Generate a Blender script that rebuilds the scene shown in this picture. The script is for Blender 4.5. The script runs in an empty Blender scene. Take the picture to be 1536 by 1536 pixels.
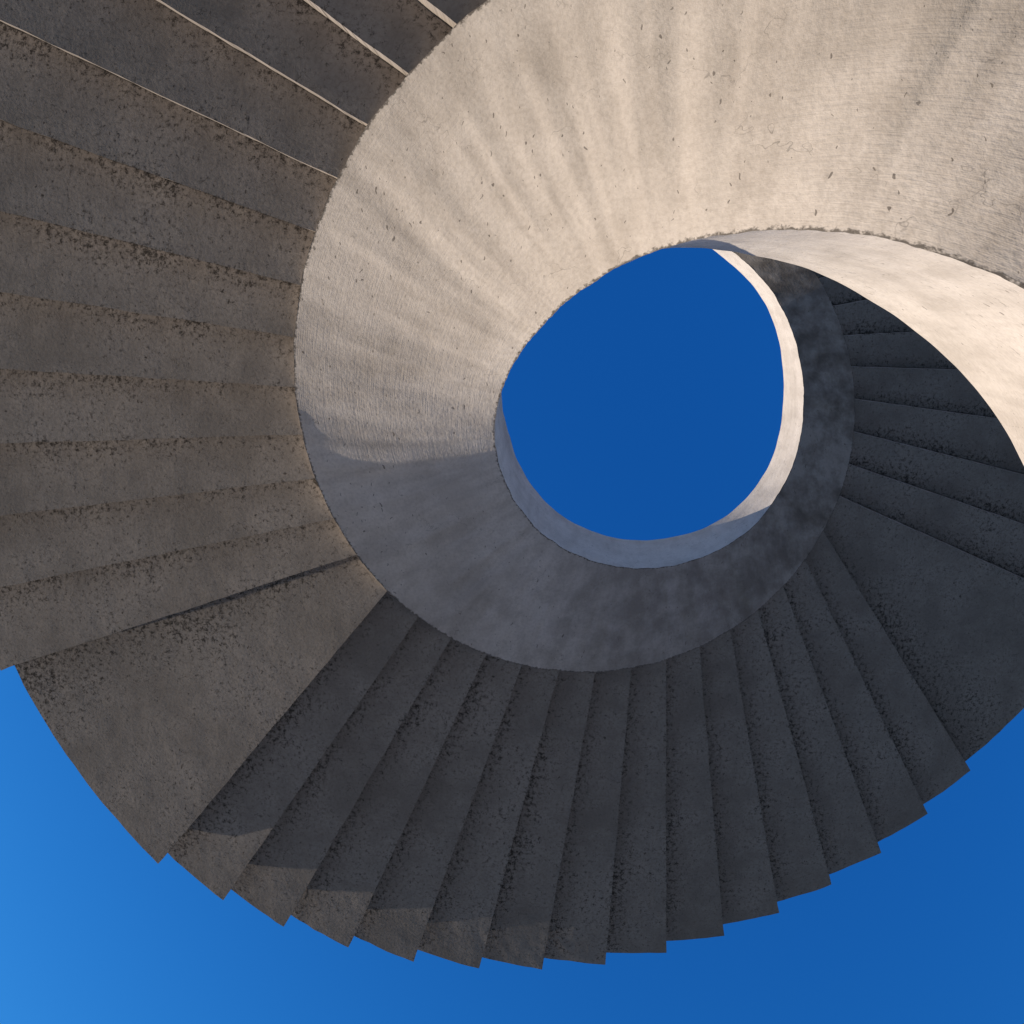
import bpy, numpy as np, math
from mathutils import Matrix, Vector, noise
D=math.pi/180
S=1.8                      # metres per unit (unit = radius where treads meet the soffit band)
F=1852.0
ZV=(837.83,469.25)         # direction of the zenith in the picture, defines camera tilt
AX,AY=0.29691,0.29081      # stair axis relative to the camera
A0,B=3.75941,0.09457       # soffit height at step 0, rise per step
R=2.325; C=0.25
PSI0,DEL,EL=3.72548,0.13572,0.01677
GZ=-1.6
def psik(k): return PSI0+DEL*k+EL*(min(max(k+1,0),1)+min(max(k-14,0),1))
KK=np.arange(-60,45,.25); PS=np.array([psik(k) for k in KK]); ZZ=A0+B*KK
def zo(psi): return float(np.interp(psi,PS,ZZ))
RI=np.array([(-200,.47),(20,.465),(44,.460),(53,.454),(59,.451),(66,.446),(76,.437),(88,.429),(102,.424),(112,.421),(124,.419),(135,.421),(146,.427),(164,.445),(182,.471),(198,.489),(221,.523),(242,.565),(255,.591),(270,.631),(286,.674),(311,.746),(328,.768),(345,.776),(357,.781),(370,.786),(388,.796),(399,.792),(500,.79)])
HH=np.array([(-200,.8),(16,.8),(44,.86),(67,.84),(150,.7),(206,.82),(222,.74),(242,.65),(257,.61),(271,.58),(284,.55),(299,.48),(313,.48),(327,.45),(342,.47),(355,.5),(374,.42),(389,.37),(401,.42),(500,.42)])
RO=np.array([(-200,1.3),(30,1.3),(55,1.2),(75,1.1),(92,1.03),(106,1.0),(500,1.0)])
LN=np.array([(-200,0),(72,0),(90,.02),(130,.045),(165,.035),(192,0),(500,0)])
def smooth(tab):
    xs=np.arange(-200,500,2.);ys=np.interp(xs,tab[:,0],tab[:,1])
    k=np.hanning(13);k/=k.sum();yp=np.pad(ys,6,mode='edge');return xs,np.convolve(yp,k,'valid')
RX,RY=smooth(RI);HX,HY=smooth(HH);OX,OY=smooth(RO);LX,LY=smooth(LN)
def ri(p): return float(np.interp(p/D,RX,RY))
def hh(p): return float(np.interp(p/D,HX,HY))
def ro(p): return float(np.interp(p/D,OX,OY))
def ln(p): return float(np.interp(p/D,LX,LY))
def W(r,psi,z): return ((AX+r*math.cos(psi))*S,(AY-r*math.sin(psi))*S,z*S)
OFF={-12:11.8,-11:8.9,-10:7.7,-9:6.6,-8:5.4,-7:4.3,-6:2.9,-5:1.6,-4:.3,-3:-1.1,-2:-2.6,-1:-3.3,0:9.3,1:8.1,2:6.3,3:4.8,4:3.3,5:1.9,6:.3,7:-1.1,8:-2.6,9:-4.2,10:-5.8,11:-7.3,12:-8.8,13:-10.1,14:-11.3,15:2.1,16:.6,17:-1.1,18:-2,19:-2.9,20:-4.6,21:-5.2}
def off(k):
    if k in OFF: return OFF[k]
    if k>21: return -5.2-(k-21)*.9
    if k>=-15: return 11.8+(-12-k)*1.0
    return 9.3-1.45*((k+15)%15)
def pout(k): return psik(k)+off(k)*D
def nz(x,y,z,s): return noise.noise(Vector((x*s,y*s,z*s)))
K0,K1=-48,30
scene=bpy.context.scene
root=bpy.data.objects.new('spiral_staircase',None);scene.collection.objects.link(root)
def mkobj(name,V,Fc,UV,mat,parent=root,smooth_=False,sharp=None):
    me=bpy.data.meshes.new(name);me.from_pydata(V,[],Fc)
    uvl=me.uv_layers.new(name='uv')
    idx=np.empty(len(me.loops),int);me.loops.foreach_get('vertex_index',idx)
    uv=np.array(UV)[idx];uvl.data.foreach_set('uv',uv.ravel())
    me.materials.append(mat)
    if smooth_: me.polygons.foreach_set('use_smooth',[True]*len(me.polygons))
    me.validate();me.update()
    if sharp: me.set_sharp_from_angle(angle=sharp)
    o=bpy.data.objects.new(name,me);scene.collection.objects.link(o);o.parent=parent;return o
# ---------- materials
def mat_concrete(name,kind):
    m=bpy.data.materials.new(name);m.use_nodes=True;nt=m.node_tree;N=nt.nodes;L=nt.links;N.clear()
    out=N.new('ShaderNodeOutputMaterial');bs=N.new('ShaderNodeBsdfDiffuse');L.new(bs.outputs[0],out.inputs[0])
    bs.inputs['Roughness'].default_value=.4
    geo=N.new('ShaderNodeNewGeometry');uv=N.new('ShaderNodeUVMap');uv.uv_map='uv'
    P0=uv.outputs[0] if kind=='wall' else geo.outputs['Position']
    def noise_(scale,detail=3,rough=.6,vec=None,o='Fac'):
        n=N.new('ShaderNodeTexNoise');n.noise_dimensions='2D';n.inputs['Scale'].default_value=scale;n.inputs['Detail'].default_value=detail;n.inputs['Roughness'].default_value=rough
        L.new(vec or P0,n.inputs['Vector']);return n.outputs[o]
    def mp(x,a,b,c=0.,d=1.):
        n=N.new('ShaderNodeMapRange')
        L.new(x,n.inputs[0])
        for i,q in enumerate((a,b,c,d)): n.inputs[i+1].default_value=q
        return n.outputs[0]
    def mth(op,a,b=None):
        n=N.new('ShaderNodeMath');n.operation=op
        for i,q in enumerate((a,b)):
            if q is None: continue
            if isinstance(q,(int,float)): n.inputs[i].default_value=q
            else: L.new(q,n.inputs[i])
        return n.outputs[0]
    def mix(fac,a,b):
        n=N.new('ShaderNodeMix');n.data_type='RGBA'
        if isinstance(fac,(int,float)): n.inputs[0].default_value=fac
        else: L.new(fac,n.inputs[0])
        for s,q in ((6,a),(7,b)):
            if isinstance(q,tuple): n.inputs[s].default_value=q
            else: L.new(q,n.inputs[s])
        return n.outputs[2]
    big=noise_(1.4,2,.6)
    medc=noise_(7,3,.65,o='Color');sm=N.new('ShaderNodeSeparateColor');L.new(medc,sm.inputs[0]);med=sm.outputs[0]
    fine=noise_(60,2,.7)
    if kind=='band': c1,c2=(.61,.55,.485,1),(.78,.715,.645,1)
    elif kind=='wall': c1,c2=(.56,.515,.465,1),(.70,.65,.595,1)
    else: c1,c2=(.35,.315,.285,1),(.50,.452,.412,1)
    col=mix(mp(mth('ADD',mth('MULTIPLY',big,.6),mth('MULTIPLY',med,.4)),.36,.64),c1,c2)
    col=mix(mp(fine,.4,.75,0,.3),col,(c1[0]*.6,c1[1]*.58,c1[2]*.55,1))
    wv=N.new('ShaderNodeVectorMath');wv.operation='ADD'
    sc=N.new('ShaderNodeVectorMath');sc.operation='SCALE';sc.inputs['Scale'].default_value=.3;L.new(medc,sc.inputs[0])
    L.new(P0,wv.inputs[0]);L.new(sc.outputs[0],wv.inputs[1])
    vor=N.new('ShaderNodeTexVoronoi');vor.voronoi_dimensions='2D';vor.feature='DISTANCE_TO_EDGE';vor.inputs['Scale'].default_value=7 if kind=='treads' else 2.0
    L.new(wv.outputs[0],vor.inputs['Vector'])
    crack=mp(vor.outputs['Distance'],0,.018 if kind=='treads' else .006,1,0)
    crack=mth('MULTIPLY',crack,mp(sm.outputs[1],.44,.6))
    col=mix(mth('MULTIPLY',crack,.6 if kind=='treads' else .5),col,(.05,.045,.04,1))
    # sparse, uneven air holes: small cells, each kept or dropped at random, stretched by the trowel
    v2=N.new('ShaderNodeTexVoronoi');v2.voronoi_dimensions='2D';v2.inputs['Scale'].default_value=38
    s2=N.new('ShaderNodeVectorMath');s2.operation='SCALE';s2.inputs['Scale'].default_value=.08;L.new(medc,s2.inputs[0])
    a2=N.new('ShaderNodeVectorMath');a2.operation='ADD';L.new(P0,a2.inputs[0]);L.new(s2.outputs[0],a2.inputs[1])
    ms=N.new('ShaderNodeVectorMath');ms.operation='MULTIPLY';ms.inputs[1].default_value=(1,.45,1) if kind!='wall' else (.55,1,1);L.new(a2.outputs[0],ms.inputs[0]);L.new(ms.outputs[0],v2.inputs['Vector'])
    vc=N.new('ShaderNodeSeparateColor');L.new(v2.outputs['Color'],vc.inputs[0])
    rad=mth('MULTIPLY',mp(vc.outputs[0],.75,1,0,.15),mp(big,.35,.6,.5,1))
    pit=mth('LESS_THAN',mth('ADD',v2.outputs['Distance'],mth('MULTIPLY',mth('SUBTRACT',fine,.5),.12)),rad)
    col=mix(mth('MULTIPLY',pit,.7),col,(.08,.065,.055,1))
    sx=N.new('ShaderNodeSeparateXYZ');L.new(uv.outputs[0],sx.inputs[0])
    if kind=='treads':
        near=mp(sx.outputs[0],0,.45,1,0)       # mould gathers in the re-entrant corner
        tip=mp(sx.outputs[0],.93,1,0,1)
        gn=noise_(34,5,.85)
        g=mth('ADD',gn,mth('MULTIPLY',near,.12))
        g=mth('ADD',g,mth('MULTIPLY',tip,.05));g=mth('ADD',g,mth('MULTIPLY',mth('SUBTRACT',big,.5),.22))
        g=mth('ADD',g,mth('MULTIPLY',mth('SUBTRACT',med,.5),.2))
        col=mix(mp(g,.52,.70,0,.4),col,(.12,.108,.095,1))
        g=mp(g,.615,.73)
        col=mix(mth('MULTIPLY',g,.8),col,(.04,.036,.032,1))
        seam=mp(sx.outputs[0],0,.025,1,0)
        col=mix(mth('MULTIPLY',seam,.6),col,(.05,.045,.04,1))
        h=mth('ADD',mth('MULTIPLY',med,.16),mth('MULTIPLY',fine,.09))
    else:
        mpn=N.new('ShaderNodeMapping');mpn.inputs['Scale'].default_value=(1.3,26 if kind=='band' else 16,1);L.new(uv.outputs[0],mpn.inputs[0])
        st=noise_(5,2,.7,mpn.outputs[0])
        mp2=N.new('ShaderNodeMapping');mp2.inputs['Scale'].default_value=(5,.8,1);L.new(uv.outputs[0],mp2.inputs[0])
        st2=noise_(2.4,2,.6,mp2.outputs[0])
        col=mix(mp(st2,.42,.72,0,.25),col,(c2[0]*1.1,c2[1]*1.1,c2[2]*1.1,1))
        col=mix(mp(st2,.5,.25,0,.2),col,(c1[0]*.7,c1[1]*.68,c1[2]*.66,1))
        if kind=='band':
            # upper run darkened in its colour: painted-in shade together with patchy weather stains
            shade_stain=mth('MULTIPLY',mp(sx.outputs[0],4.2,7.2,0,1),mp(mth('ADD',mth('MULTIPLY',med,.6),mth('MULTIPLY',big,.4)),.36,.60,.95,.5))
            col=mix(shade_stain,col,(.20,.175,.15,1))
            e=mth('ABSOLUTE',mth('SUBTRACT',sx.outputs[1],.5))
            e=mth('ADD',e,mth('MULTIPLY',mth('SUBTRACT',fine,.5),.03))
            col=mix(mp(e,.490,.498,0,.75),col,(.07,.06,.05,1))
        h=mth('ADD',mth('MULTIPLY',med,.42),mth('MULTIPLY',fine,.16))
        h=mth('ADD',h,mth('MULTIPLY',st,.12))
    L.new(col,bs.inputs['Color'])
    bp=N.new('ShaderNodeBump');bp.inputs['Strength'].default_value=.55;bp.inputs['Distance'].default_value=.02;L.new(h,bp.inputs['Height']);L.new(bp.outputs[0],bs.inputs['Normal'])
    return m
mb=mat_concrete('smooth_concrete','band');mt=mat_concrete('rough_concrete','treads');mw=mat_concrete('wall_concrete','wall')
# ---------- treads
V=[];Fc=[];UV=[]
NR,NA0=34,7
for k in range(K0,K1):
    zs=A0+B*(k+1);top=zs+C+.07
    na=NA0*3 if off(k+1)-off(k)>5 else NA0
    rr0=max(ro(psik(k+1)),1.0)+.001
    base=len(V)
    def linepsi(kk,r):
        a0=psik(kk);a1=pout(kk)
        x0,y0=math.cos(a0),math.sin(a0);x1,y1=R*math.cos(a1),R*math.sin(a1)
        dx,dy=x1-x0,y1-y0
        aa=dx*dx+dy*dy;bb=2*(x0*dx+y0*dy);cc=x0*x0+y0*y0-r*r
        disc=max(bb*bb-4*aa*cc,0);s=(-bb+math.sqrt(disc))/2/aa
        ang=math.atan2(y0+s*dy,x0+s*dx)
        return a0+((ang-a0+math.pi)%(2*math.pi)-math.pi)
    def P(i,j,zf):
        u=j/na;t=i/NR;r=rr0+(R-rr0)*t
        q=(r-1)/(R-1)
        psi=linepsi(k,r)*(1-u)+linepsi(k+1,r)*u
        z=zs+C*q if zf==0 else top
        x,y,zz=W(r,psi,z)
        ex=1.0 if (i==NR) else .5
        x+=(nz(x,y,zz,5)*.006+nz(x,y,zz,17)*.006)*ex;y+=(nz(x+7,y,zz,5)*.006+nz(x+7,y,zz,17)*.006)*ex
        if zf==0: zz+=nz(x,y,zz+3,1.5)*.004+nz(x,y,zz,9)*.0012
        return (x,y,zz),(u,r*S)
    for zf in (0,1):
        for i in range(NR+1):
            for j in range(na+1):
                v,u=P(i,j,zf);V.append(v);UV.append(u)
    n1=(NR+1)*(na+1)
    id=lambda zf,i,j: base+zf*n1+i*(na+1)+j
    for i in range(NR):
        for j in range(na):
            Fc.append((id(0,i,j),id(0,i,j+1),id(0,i+1,j+1),id(0,i+1,j)))
            Fc.append((id(1,i,j),id(1,i+1,j),id(1,i+1,j+1),id(1,i,j+1)))
    for i in range(NR):
        for j,fl in ((0,0),(na,1)):
            q=(id(0,i,j),id(0,i+1,j),id(1,i+1,j),id(1,i,j));Fc.append(q if not fl else q[::-1])
    for j in range(na):
        q=(id(0,NR,j),id(0,NR,j+1),id(1,NR,j+1),id(1,NR,j));Fc.append(q)
        q=(id(0,0,j),id(0,0,j+1),id(1,0,j+1),id(1,0,j));Fc.append(q[::-1])
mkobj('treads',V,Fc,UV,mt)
# ---------- soffit band
pa=psik(K0);pb=psik(K1);n=int((pb-pa)/D/.6)
NB=30
V=[];Fc=[];UV=[]
for i in range(n+1):
    p=pa+(pb-pa)*i/n;z=zo(p);r0=ri(p);r1=ro(p)+.004
    for j in range(NB+1):
        t=j/NB;r=r1+(r0-r1)*t
        x,y,zz=W(r,p,z)
        env=math.sin(math.pi*t)**.5 if 0<t<1 else 0
        und=noise.noise(Vector((p*7+r*1.2,r*1.5,0)))*.020+noise.noise(Vector((p*16+r*2,r*1.6,5)))*.010+noise.noise(Vector((p*34+r*3,r*2.2,9)))*.004
        zz+=und*env*S*.6+nz(x,y,zz,3)*.004
        if j in (0,NB):
            rj=nz(x,y,zz,7)*.006+nz(x,y,zz,25)*.003
            x+=math.cos(p)*rj;y-=math.sin(p)*rj;zz+=nz(x+3,y,zz,9)*.003
        V.append((x,y,zz));UV.append((p*.7*S,t))
w=NB+1
for i in range(n):
    for j in range(NB):
        a=i*w+j;Fc.append((a,a+1,a+1+w,a+w))
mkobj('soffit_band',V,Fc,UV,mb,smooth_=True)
# ---------- parapet
V=[];Fc=[];UV=[]
NH=14
for i in range(n+1):
    p=pa+(pb-pa)*i/n;z=zo(p);r0=ri(p);h=hh(p);th=.13;r1=ro(p)+.004;le=ln(p)
    pts=[(r0+le*j/NH,z+h*j/NH) for j in range(NH+1)]
    pts+= [(r0+le+th,z+h),(r0+le+th,z+.34),(r1,z+.34),(r1,z+.17),(r1,z)]
    for j,(r,zz_) in enumerate(pts):
        x,y,zz=W(r,p,zz_)
        rj=nz(x,y,zz,7)*.004+nz(x,y,zz,2)*.008
        if j in(0,len(pts)-1): rj=nz(x,y,zz,7)*.006+nz(x,y,zz,25)*.003
        x+=math.cos(p)*rj;y-=math.sin(p)*rj
        if j==0 or j==NH: zz+=nz(x+3,y,zz,9)*.003
        V.append((x,y,zz));UV.append((p*.6*S,(zz_-z)*S))
w=len(pts)
for i in range(n):
    for j in range(w-1):
        a=i*w+j;Fc.append((a,a+w,a+w+1,a+1)[::-1])
for i0 in (0,n):
    Fc.append(tuple(i0*w+j for j in range(w)))
mkobj('inner_parapet',V,Fc,UV,mw,smooth_=True,sharp=35*D)
# ---------- ground
gm=bpy.data.materials.new('paving');gm.use_nodes=True;nt=gm.node_tree;nt.nodes.clear()
out=nt.nodes.new('ShaderNodeOutputMaterial');bs=nt.nodes.new('ShaderNodeBsdfDiffuse');nt.links.new(bs.outputs[0],out.inputs[0])
nn=nt.nodes.new('ShaderNodeTexNoise');nn.noise_dimensions='2D';nn.inputs['Scale'].default_value=400;nn.inputs['Detail'].default_value=1
cr=nt.nodes.new('ShaderNodeValToRGB');cr.color_ramp.elements[0].color=(.32,.26,.19,1);cr.color_ramp.elements[1].color=(.44,.37,.28,1)
nt.links.new(nn.outputs['Fac'],cr.inputs[0]);nt.links.new(cr.outputs[0],bs.inputs[0])
me=bpy.data.meshes.new('ground');G=2000;me.from_pydata([(-G,-G,GZ),(G,-G,GZ),(G,G,GZ),(-G,G,GZ)],[],[(0,1,2,3)]);me.materials.append(gm)
o=bpy.data.objects.new('ground',me);scene.collection.objects.link(o)
# ---------- light
PHI,E=198*D,4.5*D
sd=Vector((math.cos(PHI)*math.cos(E),-math.sin(PHI)*math.cos(E),math.sin(E)))
sl=bpy.data.lights.new('sun','SUN');sl.energy=5;sl.angle=.5*D;sl.color=(1,.86,.69)
so=bpy.data.objects.new('sun',sl);scene.collection.objects.link(so);so.rotation_euler=sd.to_track_quat('Z','Y').to_euler()
wd=bpy.data.worlds.new('World');scene.world=wd;wd.use_nodes=True;nt=wd.node_tree
sky=nt.nodes.new('ShaderNodeTexSky');sky.sky_type='NISHITA';sky.sun_disc=False;sky.sun_elevation=E
az=math.atan2(sd.x,sd.y);sky.sun_rotation=az
sky.air_density=1.0;sky.dust_density=.3;sky.ozone_density=3
# deep polarised-looking blue: per-channel contrast on the sky texture
sp=nt.nodes.new('ShaderNodeSeparateColor');cb=nt.nodes.new('ShaderNodeCombineColor');nt.links.new(sky.outputs[0],sp.inputs[0])
for i,(cl,pw,kk_) in enumerate(((.56,3.0,14.0),(.75,2.0,4.8),(1.22,1.4,3.8))):
    a=nt.nodes.new('ShaderNodeMath');a.operation='MINIMUM';a.inputs[1].default_value=cl
    b=nt.nodes.new('ShaderNodeMath');b.operation='POWER';b.inputs[1].default_value=pw
    c=nt.nodes.new('ShaderNodeMath');c.operation='MULTIPLY';c.inputs[1].default_value=kk_
    nt.links.new(sp.outputs[i],a.inputs[0]);nt.links.new(a.outputs[0],b.inputs[0]);nt.links.new(b.outputs[0],c.inputs[0]);nt.links.new(c.outputs[0],cb.inputs[i])
nt.links.new(cb.outputs[0],nt.nodes['Background'].inputs[0]);nt.nodes['Background'].inputs[1].default_value=.15
# ---------- camera
w_=np.array([(ZV[0]-768)/F,(ZV[1]-768)/F,1.]);w_/=np.linalg.norm(w_)
x_=np.array([1.,0,0])-w_[0]*w_;x_/=np.linalg.norm(x_);y_=np.cross(w_,x_)
right=Vector((x_[0],y_[0],w_[0]));down=Vector((x_[1],y_[1],w_[1]));fwd=Vector((x_[2],y_[2],w_[2]))
M=Matrix.Identity(4)
for r_ in range(3):
    M[r_][0]=right[r_];M[r_][1]=-down[r_];M[r_][2]=-fwd[r_]
cam=bpy.data.cameras.new('camera');cam.sensor_width=36;cam.lens=F/1536*36;cam.clip_start=.05;cam.clip_end=5000
co=bpy.data.objects.new('camera',cam);scene.collection.objects.link(co);co.matrix_world=M;scene.camera=co
scene.view_settings.view_transform='Standard';scene.view_settings.look='None';scene.view_settings.exposure=0
